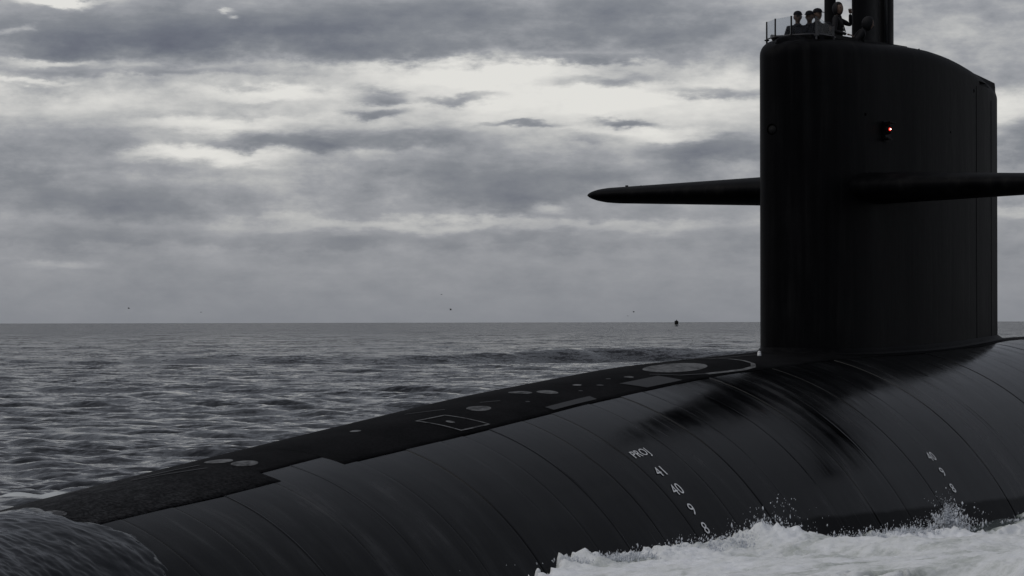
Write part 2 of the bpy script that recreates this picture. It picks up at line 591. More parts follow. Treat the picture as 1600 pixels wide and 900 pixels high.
def sea_level(x, y, FOAMCUT=0):
    """calm-water changes: swell ridge offshore, bow wave, trough along the port side"""
    s = (x - CAM.x) * kx0 + (y - CAM.y) * ky0          # distance out along the view
    t_ = (x - CAM.x) * ky0 - (y - CAM.y) * kx0
    ridge = 268 + .06 * t_ + 9 * np.sin(t_ * .045 + 1) + 5 * np.sin(t_ * .11)
    amp = .92 + .22 * np.sin(t_ * .07 + .5) + .12 * np.sin(t_ * .19)
    u = (s - ridge)
    z = amp * np.exp(-np.where(u < 0, (u / 4.5) ** 2, (u / 20.0) ** 2))
    ridge2 = 425 - .1 * t_
    z += .22 * np.exp(-((s - ridge2) / 16) ** 2)
    rr = hull_R(np.clip(x, -36, 139))
    zc = hull_c(x)
    hb = np.sqrt(np.clip(rr ** 2 - zc ** 2, 0, None))
    od = np.abs(y) - hb
    side = np.exp(-(np.clip(od, 0, 99) / 3.2) ** 2)
    z += -1.0 * np.exp(-((x + 17.6) / np.where(x < -17.6, 9.0, 5.4)) ** 2) * np.exp(-(np.clip(od, 0, 99) / 7.5) ** 2) * np.clip((-y - 2) / 2, 0, 1)
    z += -.14 * np.exp(-((x + 5) / 7) ** 2) * side * (y < 0)
    z += .8 * np.exp(-((x + 30.5) / 3.0) ** 2 - (y / 4.0) ** 2)
    # starboard bow wave running out from the bow
    q = (y - 11.2) + (x + 9.2) * 0.62
    al = np.clip((-x - 7.6) / 2.5, 0, 1)
    z += .22 * np.exp(-(q / .9) ** 2) * al * (y > 2)
    z += -.5 * np.clip((od + .5) / .5, 0, 1) * np.clip((13.0 - od) / .8, 0, 1) * np.clip((x + 21.5 - .35 * od * 0) / 1.5, 0, 1) * np.clip((4.6 - x) / 1.0, 0, 1) * (y < 0) * FOAMCUT
    return z


def build_sea():
    az_f = np.linspace(-R(15), R(15), 600)
    az_c = np.linspace(R(15), 2 * math.pi - R(15), 150)[1:-1]
    azs = TH + np.concatenate([az_f, az_c])
    rs = [24.0]
    while rs[-1] < 850:
        rs.append(rs[-1] * 1.0030)
    while rs[-1] < 20000:
        rs.append(rs[-1] * 1.013)
    rs = np.array([1.0, 6, 12, 18] + rs)
    rr, aa = np.meshgrid(rs, azs, indexing='ij')
    x = CAM.x + rr * np.cos(aa)
    y = CAM.y + rr * np.sin(aa)
    res = np.maximum(rr * 0.003, rr * 0.0009)
    coarse = np.zeros_like(aa)
    coarse[:, 600:] = 1
    res = np.where(coarse > 0, rr * .035, res)
    res = np.where(rr > 850, rr * .013, res)
    h, dx, dy = wave(x, y, res)
    gust = .75 + .5 * fbm(x / 60, y / 60, 9, 3)
    lump = (.8 + .4 * fbm(x / 14, y / 14, 3, 3)) * gust
    z = h * lump + sea_level(x, y, 1)
    # a big swell texture that survives far away
    for (L, ang, A) in ((38, .2, .07), (61, -.25, .09), (95, .1, .10), (23, -.5, .05)):
        k = 2 * math.pi / L
        ad = DW + ang
        z += A * np.clip((L / res - 2.2) / 2.5, 0, 1) * np.sin(k * (x * math.cos(ad) + y * math.sin(ad)) + L) * (.4 + 1.2 * fbm(x / 120 + L, y / 120, 5, 2))
        P3 = np.stack([x + dx, y + dy, z], -1)
    o = grid_mesh('sea', P3, M['sea'], close_v=True)
    # foam: broken crests here and there, plus the starboard bow wave
    steep = np.zeros_like(z)
    steep[1:-1] = (z[2:] - z[:-2]) / (rr[2:] - rr[:-2])
    q = (y - 11.2) + (x + 9.2) * 0.62
    f = .85 * np.exp(-(q / 1.2) ** 2) * np.clip((-x - 8.8) / .8, 0, 1) * (y > 2)
    s = (x - CAM.x) * kx0 + (y - CAM.y) * ky0
    crest = np.clip((z - .62) * 1.5, 0, .40) * (s > 200)
    f = np.maximum(f, crest)
    attr(o, 'foam', f)
    # waves too fine for the mesh that far out still ruffle the surface
    attr(o, 'ruffle', .12 * np.clip((rr - 160) / 900, 0, 1) ** .6)
    tag(o, kind='structure')


build_sea()

# port side white water -------------------------------------------------------------------
HB = lambda x: np.sqrt(np.clip(hull_R(x) ** 2 - hull_c(x) ** 2, 0.3, None))


def build_foam():
    ax = np.arange(-22.0, 5.0, .036)
    bx = np.concatenate([np.arange(-.75, 4, .033), np.arange(4, 14, .05)])
    aa, ob = np.meshgrid(ax, bx, indexing='ij')
    x = aa + .25 * (fbm(aa / 1.7, ob / 1.7, 71, 3) - .5)
    y = -(HB(aa) + ob)
    h, dx, dy = wave(x, y)
    base = h * .6 + sea_level(x, y)
    big = fbm(x / 2.6, y / 1.5, 21, 3)
    mid = fbm(x / .75, y / .5, 31, 4, .55)
    fine = fbm(x / .17, y / .13, 41, 3, .6)
    ridg = 1 - np.abs(2 * fbm(x / .30, y / .22, 51, 4, .6) - 1)
    froth = fbm(x / .07, y / .06, 43, 2, .6)
    # how far forward the white water reaches: it starts further aft close to the hull
    start = np.interp(ob, [-1, 0, .6, 1.2, 2.0, 3.0, 6.0, 10.], [-14.9, -15.1, -15.8, -16.9, -18.3, -19.1, -20.1, -20.6])
    edge = np.clip((aa - start + 1.8 * (mid - .5) + 1.2 * (fine - .5)) / .7, 0, 1)
    # dark trough left between hull and foam at some stretches
    gap = np.interp(aa, [-24, -14, -12, -9.6, -8.6, -7.4, -6.5, -5.2, -4.0, -2.4, -1.0, .2, 3, 7], [0, 0, 0, .05, .7, .9, .35, .25, .85, 1.0, .95, .2, 0, .3])
    gap = gap + .55 * (mid - .5) + .35 * (fine - .5)
    inner = np.clip((ob - gap) / .25 + .3, 0, 1)
    mask = edge * inner
    rough_ = .38 + .9 * np.clip(np.exp(-((ob - gap) / .45) ** 2) + .5 * np.exp(-((aa - start) / .9) ** 2) * np.clip(2.2 - ob, 0, 1), 0, 1)   # frothiest along its edges
    pile = np.interp(aa, [-20, -15, -12, -9.5, -7.5, -2, 10], [.10, .10, .14, .16, -.06, -.06, -.0]) * np.exp(-((ob - gap - .35) / .9) ** 2) - np.interp(aa, [-20, -17, -14, -10.8, -9.4, -7.6, -5, -1, .4, 10], [.15, .20, .30, .30, .12, .26, .32, .36, .22, .22])
    z = base + mask * (.72 * np.exp(-((x + 17.0) / 5.0) ** 2) + pile + .15 * (big - .35) + rough_ * (.17 * (mid - .45) + .14 * (ridg - .6) + .12 * fine + .06 * froth)) - .22 * (1 - mask)
    outer = np.clip((14.0 - ob - 5.5 * fbm(x / 2.2, y / 1.6, 201, 4)) / .9, 0, 1) * np.clip((4.6 - aa - 3.5 * fbm(x / 1.6, y / 1.2, 202, 4)) / .6, 0, 1)
    z -= .35 * (1 - outer)
    z -= .4 * np.clip((aa - 3.6) / 1.4, 0, 1)
    o = grid_mesh('foam', np.stack([x, y, z], -1), M['foam'])
    attr(o, 'foam', np.clip(mask, 0, 1) * (.55 + .9 * (mid * .5 + big * .5)))
    tag(o, 'churned white foam boiling along the near side of the black hull', 'foam', kind='stuff')


build_foam()


def build_spray():
    vs, fs = [], []
    t0 = (1 + 5 ** .5) / 2
    oc_v = np.array([(1, 0, 0), (-1, 0, 0), (0, 1, 0), (0, -1, 0), (0, 0, 1), (0, 0, -1)], float)
    oc_f = [(0, 2, 4), (2, 1, 4), (1, 3, 4), (3, 0, 4), (2, 0, 5), (1, 2, 5), (3, 1, 5), (0, 3, 5)]

    def drop(p, r, st=1.0, dirv=None):
        n = len(vs)
        for v in oc_v * (1 + .35 * rng.uniform(-1, 1, (6, 1))):
            q = v * r
            if dirv is not None:
                q = q + dirv * (q @ dirv) * (st - 1)
            vs.append(tuple(p + q))
        fs.extend([tuple(n + i for i in f) for f in oc_f])
    # (a, outward from hull, spread along, height, count)
    for (a, ob, sp, ht, cnt) in ((-9.2, .3, .9, .85, 700), (-9.9, .4, 1.0, .45, 700), (-11.5, .35, 1.1, .28, 800), (-4.0, .75, .32, .78, 800), (-3.5, .75, .9, .45, 500), (-5.7, .7, .5, .40, 500), (-14, .6, 1.5, .16, 700), (-10.5, .35, 2.0, .16, 900), (1.5, .6, 1.4, .15, 300),
                                 (-4.9, .7, .4, .36, 200), (-1.0, .7, 1.0, .2, 200), (-6.9, .8, .8, .25, 240), (-13.2, .5, 1.2, .18, 240), (-8, .8, 2.0, .25, 420), (-.5, .8, 1.2, .2, 200)):
        for _ in range(int(cnt * 1.9)):
            e = rng.exponential(.30)
            if e > 1.15:
                continue
            spread = sp * (.25 + e) * rng.normal(0, .75)
            x = a + spread
            y = -(float(HB(np.array(x))) + ob + rng.normal(0, .16))
            z = (-.32 if a > -8 else -.26) + ht * e * (1 - .35 * abs(spread) / (sp + .1))
            # keep droplets outside the hull
            if fbm(np.array([x * 3.1]), np.array([z * 4.0 + a]), 7, 3)[0] < .44:
                continue
            dv = np.array([np.sign(spread) * .35 + .25, 0, 1.0])
            dv /= np.linalg.norm(dv)
            drop(np.array([x, y, z]), min(.024, .0045 * (1 + rng.pareto(2.2))) * (1.25 - .5 * min(e, 1)), rng.uniform(1, 3.2), dv)
    # plume: ropes of water thrown up beside the after draught marks
    for k in range(15):
        ang = rng.normal(0, .36)
        x0 = -4.0 + rng.normal(0, .12)
        L = rng.uniform(.25, .62)
        y0 = -(float(HB(np.array(-4.0))) + .75)
        for s in np.linspace(0, 1, 34):
            p = np.array([x0 + math.sin(ang) * L * s + .02 * math.sin(9 * s + k), y0 + .03 * rng.normal(), -.15 + L * (s - .35 * s * s) * math.cos(ang)])
            drop(p + rng.normal(0, .008, 3), .018 * (1 - .7 * s) * rng.uniform(.6, 1.3))
    o = mesh('spray', vs, fs, M['spray'])
    tag(o, 'fine white spray droplets thrown up against the black hull', 'spray', kind='stuff')


build_spray()


def build_wash():
    ax = np.linspace(-31, -21.4, 360)
    gd = np.radians(np.linspace(-75, 80, 420))
    aa, ph = np.meshgrid(ax, gd, indexing='ij')
    r = hull_R(aa)
    g = ph * 4.3
    n1_ = fbm(aa / .55 + ph * .8, g / 1.3, 81, 4, .55)
    n2_ = fbm(aa / .16 + ph * 1.5, g / .34, 91, 4, .6)
    ed = -22.75 + .5 * (fbm(g / .7, g * 0 + 2, 61, 3) - .5) + .35 * (n2_ - .5)
    u = ed - aa
    off = np.where(u < 0, u * .25, .055 * (1 - np.exp(-u / .15)) + .045 * u + .02 * u * u)
    rp = np.clip(u / .8, 0, 1)
    off = off + rp * (.12 * (n1_ - .5) + .012 * (n2_ - .5)) + .02 * np.exp(-(u / .12) ** 2)
    rr = r + off
    P3 = np.stack([aa, -rr * np.sin(ph), hull_c(aa) + rr * np.cos(ph)], -1)
    o = grid_mesh('bow_wash', P3, M['wash'])
    streak = fbm(aa / .10 + ph * 2.2, g / .8, 101, 4, .6)
    f = .95 * np.exp(-((u - .03) / .06) ** 2) * n2_ + 1.0 * rp * np.clip(streak - .42, 0, 1) + .34 * np.exp(-np.clip(u, 0, 9) / .7) * np.exp(-(np.degrees(ph) / 16) ** 2) + .12 * np.exp(-((u - 1.0) / .25) ** 2)
    attr(o, 'foam', np.clip(f, 0, 1))
    tag(o, 'dark sheet of sea water streaming over the submarine bow', 'bow wave', kind='stuff')


build_wash()

# ------------------------------------------------------------------ submarine
sub = empty('submarine', (0, 0, 0))
tag(sub, 'black nuclear submarine running on the surface with tall sail', 'submarine')

PH_ALL = np.linspace(-math.pi, math.pi, 193)[:-1]


def hull_ring_sheet(a0, a1, off, n):
    a = np.linspace(a0, a1, n)
    aa, ph = np.meshgrid(a, PH_ALL, indexing='ij')
    r = hull_R(aa) + off
    return np.stack([aa, -r * np.sin(ph), hull_c(aa) + r * np.cos(ph)], -1)


o = grid_mesh('hull', hull_ring_sheet(-33.9, 138, -.012, 500), M['hull'], sub, close_v=True)
# bays of hull coating between the ring seams
seams = [-33.5, -30.5, -27.6, -24.9, -22.2, -21.1, -19.95, -18.75, -17.8, -16.6, -15.3, -14.35, -13.7, -12.9, -11.9, -11.0, -9.7, -8.6, -7.8, -6.5, -5.3, -4.1, -2.7, -1.3, .1, 1.6, 3.0, 4.5, 6.6, 9.2, 12.0, 15, 18, 22, 26, 30, 35, 40, 46, 52, 60, 68, 76, 85, 95, 105]
jw = [random.choice((.0015, .002, .003, .0045, .007)) for _ in seams]     # some joints are filled almost flush
for i, (a0, a1) in enumerate(zip(seams[:-1], seams[1:])):
    off = [0, .003, -.003, .004, .001, -.004, .002][i % 7]
    g0, g1 = jw[i], jw[i + 1]
    ring = lambda a, o_: hull_ring_sheet(a, a + 1e-5, o_, 2)[:1]
    S = hull_ring_sheet(a0 + .09, a1 - .09, off, max(4, int((a1 - a0) * 3)))
    S = np.concatenate([ring(a0 + g0, -.02), ring(a0 + g0 + .001, off - .002), ring(a0 + g0 + .012, off), ring(a0 + .05, off), S,
                        ring(a1 - .05, off), ring(a1 - g1 - .012, off), ring(a1 - g1 - .001, off - .002), ring(a1 - g1, -.02)])
    grid_mesh('hull_plate', S, M['hull'], sub, close_v=True)
# some seams carry a proud weld bead
for a0 in (-19.95, -17.8, -14.35, -12.9, -7.8, -1.3):
    n = 5
    prof = [(-.03, -.004), (-.018, .0035), (0, .005), (.018, .0035), (.03, -.004)]
    S = np.concatenate([hull_ring_sheet(a0 + du, a0 + du + 1e-4, h_, 2)[:1] for du, h_ in prof])
    grid_mesh('weld_seam', S, M['hull'], sub, close_v=True)


def conform_strip(name, A, GL, GR, off, m, parent, nv=14):
    """deck sheet between girths GL(a) and GR(a), with a thin edge that sinks into the hull"""
    A, GL, GR = map(np.asarray, (A, GL, GR))
    t_ = np.concatenate([[0], np.linspace(0, 1, nv), [1]])
    g = GL[:, None] + (GR - GL)[:, None] * t_[None]
    offs = np.full_like(g, off)
    offs[:, 0] = offs[:, -1] = .001
    offs[0] = offs[-1] = .001
    P3 = np.zeros((*g.shape, 3))
    for j in range(g.shape[1]):
        r = hull_R(A)
        ph = g[:, j] / r
        rr = r + offs[:, j]
        P3[:, j] = np.stack([A, -rr * np.sin(ph), hull_c(A) + rr * np.cos(ph)], -1)
    return grid_mesh(name, P3, m, parent, shade=False)


def gr(a):
    base = np.interp(a, [-24, -23, -20, -19, -16.5, -14, -11, -6.6, -3.4, 0, 4, 8, 10.5, 11.6, 13, 40], [.9, 1.25, 1.45, 1.47, 1.48, 1.56, 1.6, 1.55, 1.52, 1.42, 1.38, 1.1, .6, .5, 1.3, 1.4])
    return base


cuts = [-18.59, -18.57, -16.95, -16.93]
A = np.unique(np.concatenate([np.arange(-23.9, 24, .3), cuts]))
A = np.concatenate([[A[0]], A, [A[-1]]])
notch = (A >= -18.575) & (A <= -16.945)
GR = np.where(notch, 1.03, gr(A))
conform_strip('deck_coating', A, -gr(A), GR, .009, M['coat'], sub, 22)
conform_strip('deck_coating', np.array([26, 26] + list(range(27, 90)) + [90.]), -np.full(66, 1.4), np.full(66, 1.4), .014, M['coat'], sub, 22)


def disc(a, g, ra, rg, m, name='deck_marking', off=.019, ring=None, rot=0.0, wob=.0):
    n, k = 36, 5
    r0 = 0 if ring is None else 1 - ring
    verts, faces = [], []
    sw = [1 + wob * math.sin(3 * i * 2 * math.pi / n + a) for i in range(n)]
    for j in range(k + 1):
        q = r0 + (1 - r0) * j / k
        for i in range(n):
            an = 2 * math.pi * i / n
            u, v = ra * q * math.cos(an) * sw[i], rg * q * math.sin(an) * sw[i]
            verts.append(hull_pt(a + u * math.cos(rot) - v * math.sin(rot), g + u * math.sin(rot) + v * math.cos(rot), off if 0 < j < k or ring is None and j < k else off - .004))
    for j in range(k):
        for i in range(n):
            faces.append((j * n + i, j * n + (i + 1) % n, (j + 1) * n + (i + 1) % n, (j + 1) * n + i))
    return mesh(name, verts, faces, m, sub)


def band(pts, wd, m, name='deck_marking', off=.020, closed=False):
    """painted line following (a, g) points"""
    P_ = []
    n = len(pts)
    segs = range(n if closed else n - 1)
    for i in segs:
        p, q = Vector(pts[i]), Vector(pts[(i + 1) % n])
        for s in range(8):
            P_.append(p.lerp(q, s / 8))
    if not closed:
        P_.append(Vector(pts[-1]))
    vs, fs = [], []
    N = len(P_)
    for i in range(N):
        p0 = P_[(i - 1) % N] if closed or i > 0 else P_[i]
        p1 = P_[(i + 1) % N] if closed or i < N - 1 else P_[i]
        tdir = (p1 - p0).normalized()
        nn = Vector((-tdir.y, tdir.x)) * wd / 2
        for sgn in (-1, 1):
            q = P_[i] + nn * sgn
            vs.append(hull_pt(q.x, q.y, off))
    for i in range(N if closed else N - 1):
        j = (i + 1) % N
        fs.append((2 * i, 2 * i + 1, 2 * j + 1, 2 * j))
    return mesh(name, vs, fs, m, sub)


def patch(corners, m, name='deck_marking', off=.018):
    """four-cornered painted patch, corners (a, g) in order"""
    p = [Vector(c) for c in corners]
    n = 8
    vs = [hull_pt(*((p[0].lerp(p[1], i / n)).lerp(p[3].lerp(p[2], i / n), j / n)), off) for i in range(n + 1) for j in range(n + 1)]
    fs = [(i * (n + 1) + j, (i + 1) * (n + 1) + j, (i + 1) * (n + 1) + j + 1, i * (n + 1) + j + 1) for i in range(n) for j in range(n)]
    return mesh(name, vs, fs, m, sub)


# escape hatch with its painted ring, capstan covers and other deck markings
disc(-5.0, .60, .98, .46, M['mark'], 'hatch_cover', ring=None)
band([(-2.62, .45), (-2.62, .80), (-2.78, 1.10), (-3.15, 1.32), (-3.7, 1.42), (-4.4, 1.42), (-5.1, 1.38)], .10, M['mark'])
band([(-2.62, .45), (-2.72, .10), (-3.0, -.2), (-3.6, -.45)], .08, M['dimmark'])
band([(-5.1, 1.38), (-5.8, 1.2), (-6.3, .8)], .05, M['dimmark'])
band([(-3.85, -.35), (-2.4, -.32), (-.85, -.25)], .07, M['dimmark'])
band([(-3.0, .2), (-1.9, .25), (-1.2, .3)], .06, M['dimmark'])
patch([(-10.78, 1.33), (-9.25, 1.30), (-9.3, 1.50), (-10.78, 1.52)], M['dimmark'])
patch([(-7.7, .98), (-6.3, .98), (-6.15, 1.45), (-7.45, 1.45)], M['dimmark'])
disc(-9.95, .24, .17, .24, M['mark'], 'hatch_cover', wob=.03)
disc(-9.62, .62, .18, .21, M['mark'], 'hatch_cover', wob=.03)
disc(-11.85, .62, .25, .21, M['mark'], 'hatch_cover', wob=.03)
band([(-13.57, .48), (-12.8, .55), (-12.7, 1.43), (-13.5, 1.39)], .045, M['mark'], closed=True)
disc(-13.17, .93, .07, .09, M['mark'], 'deck_fitting')
disc(-14.9, .17, .11, .09, M['mark'], 'deck_fitting')
band([(-11.35, .30), (-11.0, .50)], .05, M['dimmark'])
band([(-12.95, -.2), (-12.3, .2)], .05, M['dimmark'])
disc(-18.27, -.06, .22, .24, M['mark'], 'hatch_cover')
disc(-18.27, .47, .25, .20, M['mark'], 'hatch_cover')
band([(-20.2, -.25), (-19.6, -.05), (-18.9, .22)], .05, M['dimmark'])
band([(-19.9, -.30), (-19.2, -.22), (-18.7, -.1)], .06, M['dimmark'])
disc(-22.75, .48, .17, .20, M['mark'], 'hatch_cover', ring=.34)
disc(-22.75, .48, .11, .13, M['dimmark'], 'hatch_cover')
disc(-22.75, .04, .15, .16, M['mark'], 'hatch_cover', ring=.4)
for (a, g_, s) in ((-8.5, .55, .10), (-8.17, .85, .08), (-6.9, .70, .11), (-7.4, .55, .06), (-9.0, .95, .05), (-10.7, .9, .05)):
    disc(a, g_, s, s * .8, M['dimmark'] if s < .1 else M['mark'], 'deck_fitting')
for (a, g_) in ((-1.30, .42),):
    bm = bmesh.new()
    p = Vector(hull_pt(a, g_, 0))
    rod(bm, p - Vector((0, 0, .02)), p + Vector((0, 0, .07)), .045, .035, 14)
    bmesh.ops.create_uvsphere(bm, u_segments=12, v_segments=8, radius=.036, matrix=Matrix.Translation(p + Vector((0, 0, .075))))
    from_bm('deck_light', bm, M['white'], sub, True)


# draught marks lettered on the hull, port side
def lettering(txt, a, g_top, height, width):
    cu = bpy.data.curves.new('t', 'FONT')
    cu.body = txt
    cu.size = 1.0
    cu.resolution_u = 3
    cu.offset = .0
    cu.space_character = 1.05
    tmp = bpy.data.objects.new('t', cu)
    C.objects.link(tmp)
    dg = bpy.context.evaluated_depsgraph_get()
    me = bpy.data.meshes.new_from_object(tmp.evaluated_get(dg))
    bpy.data.objects.remove(tmp)
    bm = bmesh.new()
    bm.from_mesh(me)
    bmesh.ops.triangulate(bm, faces=bm.faces)
    xs = [v.co.x for v in bm.verts]
    ys = [v.co.y for v in bm.verts]
    x0, x1, y0, y1 = min(xs), max(xs), min(ys), max(ys)
    for v in bm.verts:
        u = (v.co.x - x0) / (x1 - x0) * width
        h_ = (y1 - v.co.y) / (y1 - y0) * height
        v.co = Vector(hull_pt(a + u, g_top + h_, .016))
    return from_bm('draft_mark', bm, M['white'], sub)


for (txt, a, g_, h_, w_) in (('PROJ', -10.84, 3.27, .25, .50), ('41', -10.74, 3.77, .23, .25), ('40', -10.77, 4.22, .25, .29), ('9', -10.72, 4.68, .25, .13), ('8', -10.72, 5.10, .24, .13),
                             ('40', -1.92, 4.97, .22, .27), ('9', -1.88, 5.37, .21, .13), ('8', -1.92, 5.76, .21, .13)):
    lettering(txt, a, g_, h_, w_)


# ------------------------------------------------------------------ sail
SL = 11.1


def sail_half(a, T_=2.0):
    a = np.asarray(a, float)
    f = np.sqrt(np.clip(1 - (1 - np.clip(a / 3.0, 0, 1)) ** 2, 0, 1))
    b_ = np.where(a > 4.5, 1 - .93 * np.clip((a - 4.5) / (SL - 4.5), 0, 1) ** 1.75, 1)
    return T_ / 2 * f * b_


def sail_top(a):
    return np.interp(a, [0, .3, .8, 1.5, 3, 5.2, 5.9, 6.6, 7.28, 8.0, 8.85, 9.6, 10.3, 10.97, 11.1], [9.60, 9.68, 9.745, 9.77, 9.80, 9.85, 9.848, 9.822, 9.782, 9.727, 9.652, 9.575, 9.485, 9.395, 9.375])


def build_sail():
    n = 60
    u = (1 - np.cos(np.linspace(0, math.pi / 2, 34))) * 4.5       # dense at the nose
    u = np.concatenate([u, np.linspace(4.5, SL, 27)[1:]])
    port = [(a, float(sail_half(a))) for a in u]
    stbd = [(a, -float(sail_half(a))) for a in u[::-1]]
    loop = port + stbd[:-1]
    loop = np.array(loop)
    N = len(loop)
    ctr = np.array([4.6, 0])
    rings = []
    # straight side, then a rounded shoulder and a cambered crown
    lv = [('z', 2.2), ('z', 4.2), ('z', 6.2), ('z', 7.6), ('z', 8.7)]
    for _, z in lv:
        rings.append(np.column_stack([loop[:, 0], -loop[:, 1], np.full(N, z)]))
    rad = .30
    for k in range(0, 8):
        an = k / 7 * math.pi / 2
        ins = rad * (1 - math.cos(an))
        dz = rad * math.sin(an)
        hb_ = np.abs(loop[:, 1])
        nb = np.maximum(hb_ - ins, hb_ * .35 * (1 - .2 * k / 7))
        na = loop[:, 0] + ins * .8 * np.exp(-loop[:, 0] / .5) * 1.0
        zt = sail_top(loop[:, 0]) - rad + dz - .10
        rings.append(np.column_stack([na, -np.sign(loop[:, 1]) * nb, zt]))
    last = rings[-1]
    for q, lift in ((.8, .036), (.6, .064), (.35, .088), (.1, .099)):
        r2 = last.copy()
        r2[:, 1] *= q
        r2[:, 2] += lift
        rings.append(r2)
    P3 = np.array(rings)
    idx = lambda k, i: k * N + i % N
    verts = P3.reshape(-1, 3)
    faces = [(idx(k, i), idx(k + 1, i), idx(k + 1, i + 1), idx(k, i + 1)) for k in range(len(rings) - 1) for i in range(N)]
    bm = bmesh.new()
    bv = [bm.verts.new(v) for v in verts]
    for f in faces:
        bm.faces.new([bv[j] for j in f])
    K = len(rings) - 1
    # zip the crown shut: port index i pairs with starboard
    m_ = len(port)
    for i in range(1, m_ - 1):
        a_, b_ = idx(K, i), idx(K, i + 1)
        c_, d_ = idx(K, N - i), idx(K, N - i - 1)
        if len({a_, b_, c_, d_}) == 4:
            bm.faces.new((bv[a_], bv[c_], bv[d_], bv[b_]))
        elif len({a_, b_, c_}) == 3:
            bm.faces.new((bv[a_], bv[c_], bv[b_]))
    bm.faces.new((bv[idx(K, 0)], bv[idx(K, N - 1)], bv[idx(K, 1)]))
    # bottom
    bm.faces.new([bv[i] for i in range(N)])
    bmesh.ops.remove_doubles(bm, verts=bm.verts, dist=1e-5)
    bmesh.ops.recalc_face_normals(bm, faces=bm.faces)
    o = from_bm('sail', bm, M['sail'], sub, True)
    # bridge cockpit, aft slot and small openings are cut out of the solid
    bm = bmesh.new()
    box(bm, (2.15, 0, 9.5), (2.4, 1.06, 2.06))
    box(bm, (9.72, -.42, 9.235), (1.02, .34, .10))
    rod(bm, (8.72, -.9, 9.02), (8.72, -.3, 9.02), .05, seg=12)
    rod(bm, (6.9, -1.4, 7.95), (6.9, -.6, 7.95), .03, seg=12)
    rod(bm, (2.4, -1.4, 8.1), (2.4, -.6, 8.1), .04, seg=12)
    rod(bm, (-.5, 0, 7.69), (.10, 0, 7.69), .12, seg=24)
    cut = from_bm('cutter', bm)
    md = o.modifiers.new('cut', 'BOOLEAN')
    md.object = cut
    md.operation = 'DIFFERENCE'
    md.solver = 'EXACT'
    dg = bpy.context.evaluated_depsgraph_get()
    me = bpy.data.meshes.new_from_object(o.evaluated_get(dg))
    o.modifiers.clear()
    o.data = me
    try:
        me.set_sharp_from_angle(angle=R(35))
    except Exception:
        pass
    bpy.data.objects.remove(cut)
    return o


sail = build_sail()


def sail_panel_line(a, z0, z1, wd=.03):
    """raised butt strap on the port side plating of the sail"""
    vs = []
    fs = []
    K = 30
    for i in range(K + 1):
        z = z0 + (z1 - z0) * i / K
        for du, of in ((-wd, -.004), (-wd * .6, .008), (wd * .6, .008), (wd, -.004)):
            vs.append((a + du, -(float(sail_half(a + du)) + of), z))
    for i in range(K):
        for j in range(3):
            fs.append((4 * i + j, 4 * i + j + 1, 4 * i + j + 5, 4 * i + j + 4))
    return mesh('plating_strap', vs, fs, M['sail'], sail, False)


for a, zt in ((8.95, 9.15), (10.4, 8.9)):
    sail_panel_line(a, 3.0, zt)

# fairing where the sail meets the deck
u = np.concatenate([(1 - np.cos(np.linspace(0, math.pi / 2, 30))) * 4.5, np.linspace(4.5, SL, 20)[1:]])
lp = [(a, float(sail_half(a))) for a in u] + [(a, -float(sail_half(a))) for a in u[::-1][1:-1]]
rings = []
for (o_, zoff) in ((.22, -.03), (.20, .022), (.08, .035), (.02, .09), (-.03, .12)):
    rr = []
    for (a, hb_) in lp:
        # outward offset
        nx = -1.0 if a < .02 else 0
        sg = 1 if hb_ > 0 else -1 if hb_ < 0 else 0
        aa_ = a - o_ * math.exp(-a / .35) + (o_ if a > SL - .01 else 0)
        yy = -(hb_ + sg * o_ * (1 - math.exp(-max(a, 0.0) / .25)))
        rad_ = float(hull_R(aa_))
        rr.append((aa_, yy, float(hull_c(aa_)) + math.sqrt(rad_ ** 2 - yy ** 2) + zoff))
    rings.append(rr)
grid_mesh('sail_fairing', np.array(rings), M['sail'], sub, close_v=True)


def plane(side):
    """fairwater diving plane; side = -1 port (towards the camera), +1 starboard"""
    secs = []
    spans = [.3, .9, 1.6, 2.6, 3.6, 4.6, 5.4, 5.8, 6.0, 6.14, 6.24, 6.31, 6.35, 6.37]
    NN = 28
    for s in spans:
        q = (s - .9) / 5.5
        le = 1.75 + .75 * q
        ch = 3.5 - 1.35 * q
        th_ = .69 - .37 * q
        e = 1.0
        if s > 5.8:
            e = math.sqrt(max(0.0, 1 - ((s - 5.8) / .575) ** 2))
        row = []
        for i in range(NN):
            an = 2 * math.pi * i / NN
            x = .5 * (1 + math.cos(an))             # 1 = trailing edge
            th_x = math.sqrt(max(x, 0)) * (1 - x) * 2.6 if x < 1 else 0
            th_x = min(1.0, th_x)
            zz = (1 if math.sin(an) > 0 else -1) * th_ / 2 * th_x * (1 if abs(math.sin(an)) > 1e-6 else 0)
            cx_ = le + ch * .38 + (x - .38) * ch * (.45 + .55 * e)
            row.append((cx_, side * s, 6.53 + zz * e + .02 * q))
        secs.append(row)
    o = grid_mesh('dive_plane', np.array(secs), M['sail'], sub, close_v=True)
    bm = bmesh.new()
    bm.from_mesh(o.data)
    bm.verts.ensure_lookup_table()
    n0 = (len(spans) - 1) * NN
    bm.faces.new([bm.verts[n0 + i] for i in range(NN)])
    bmesh.ops.recalc_face_normals(bm, faces=bm.faces)
    bm.to_mesh(o.data)
    bm.free()
    smooth(o.data)
    # small grab fitting on the top edge near the tip
    b2 = bmesh.new()
    rod(b2, (2.9, side * 5.35, 6.66), (2.9, side * 5.35, 6.76), .035)
    rod(b2, (2.95, side * 5.0, 6.68), (2.95, side * 5.0, 6.75), .02)
    pieces('plane_fitting', b2, M['steel'], o)
    b2 = bmesh.new()
    b = side
    b2.free()


plane(-1)
plane(1)

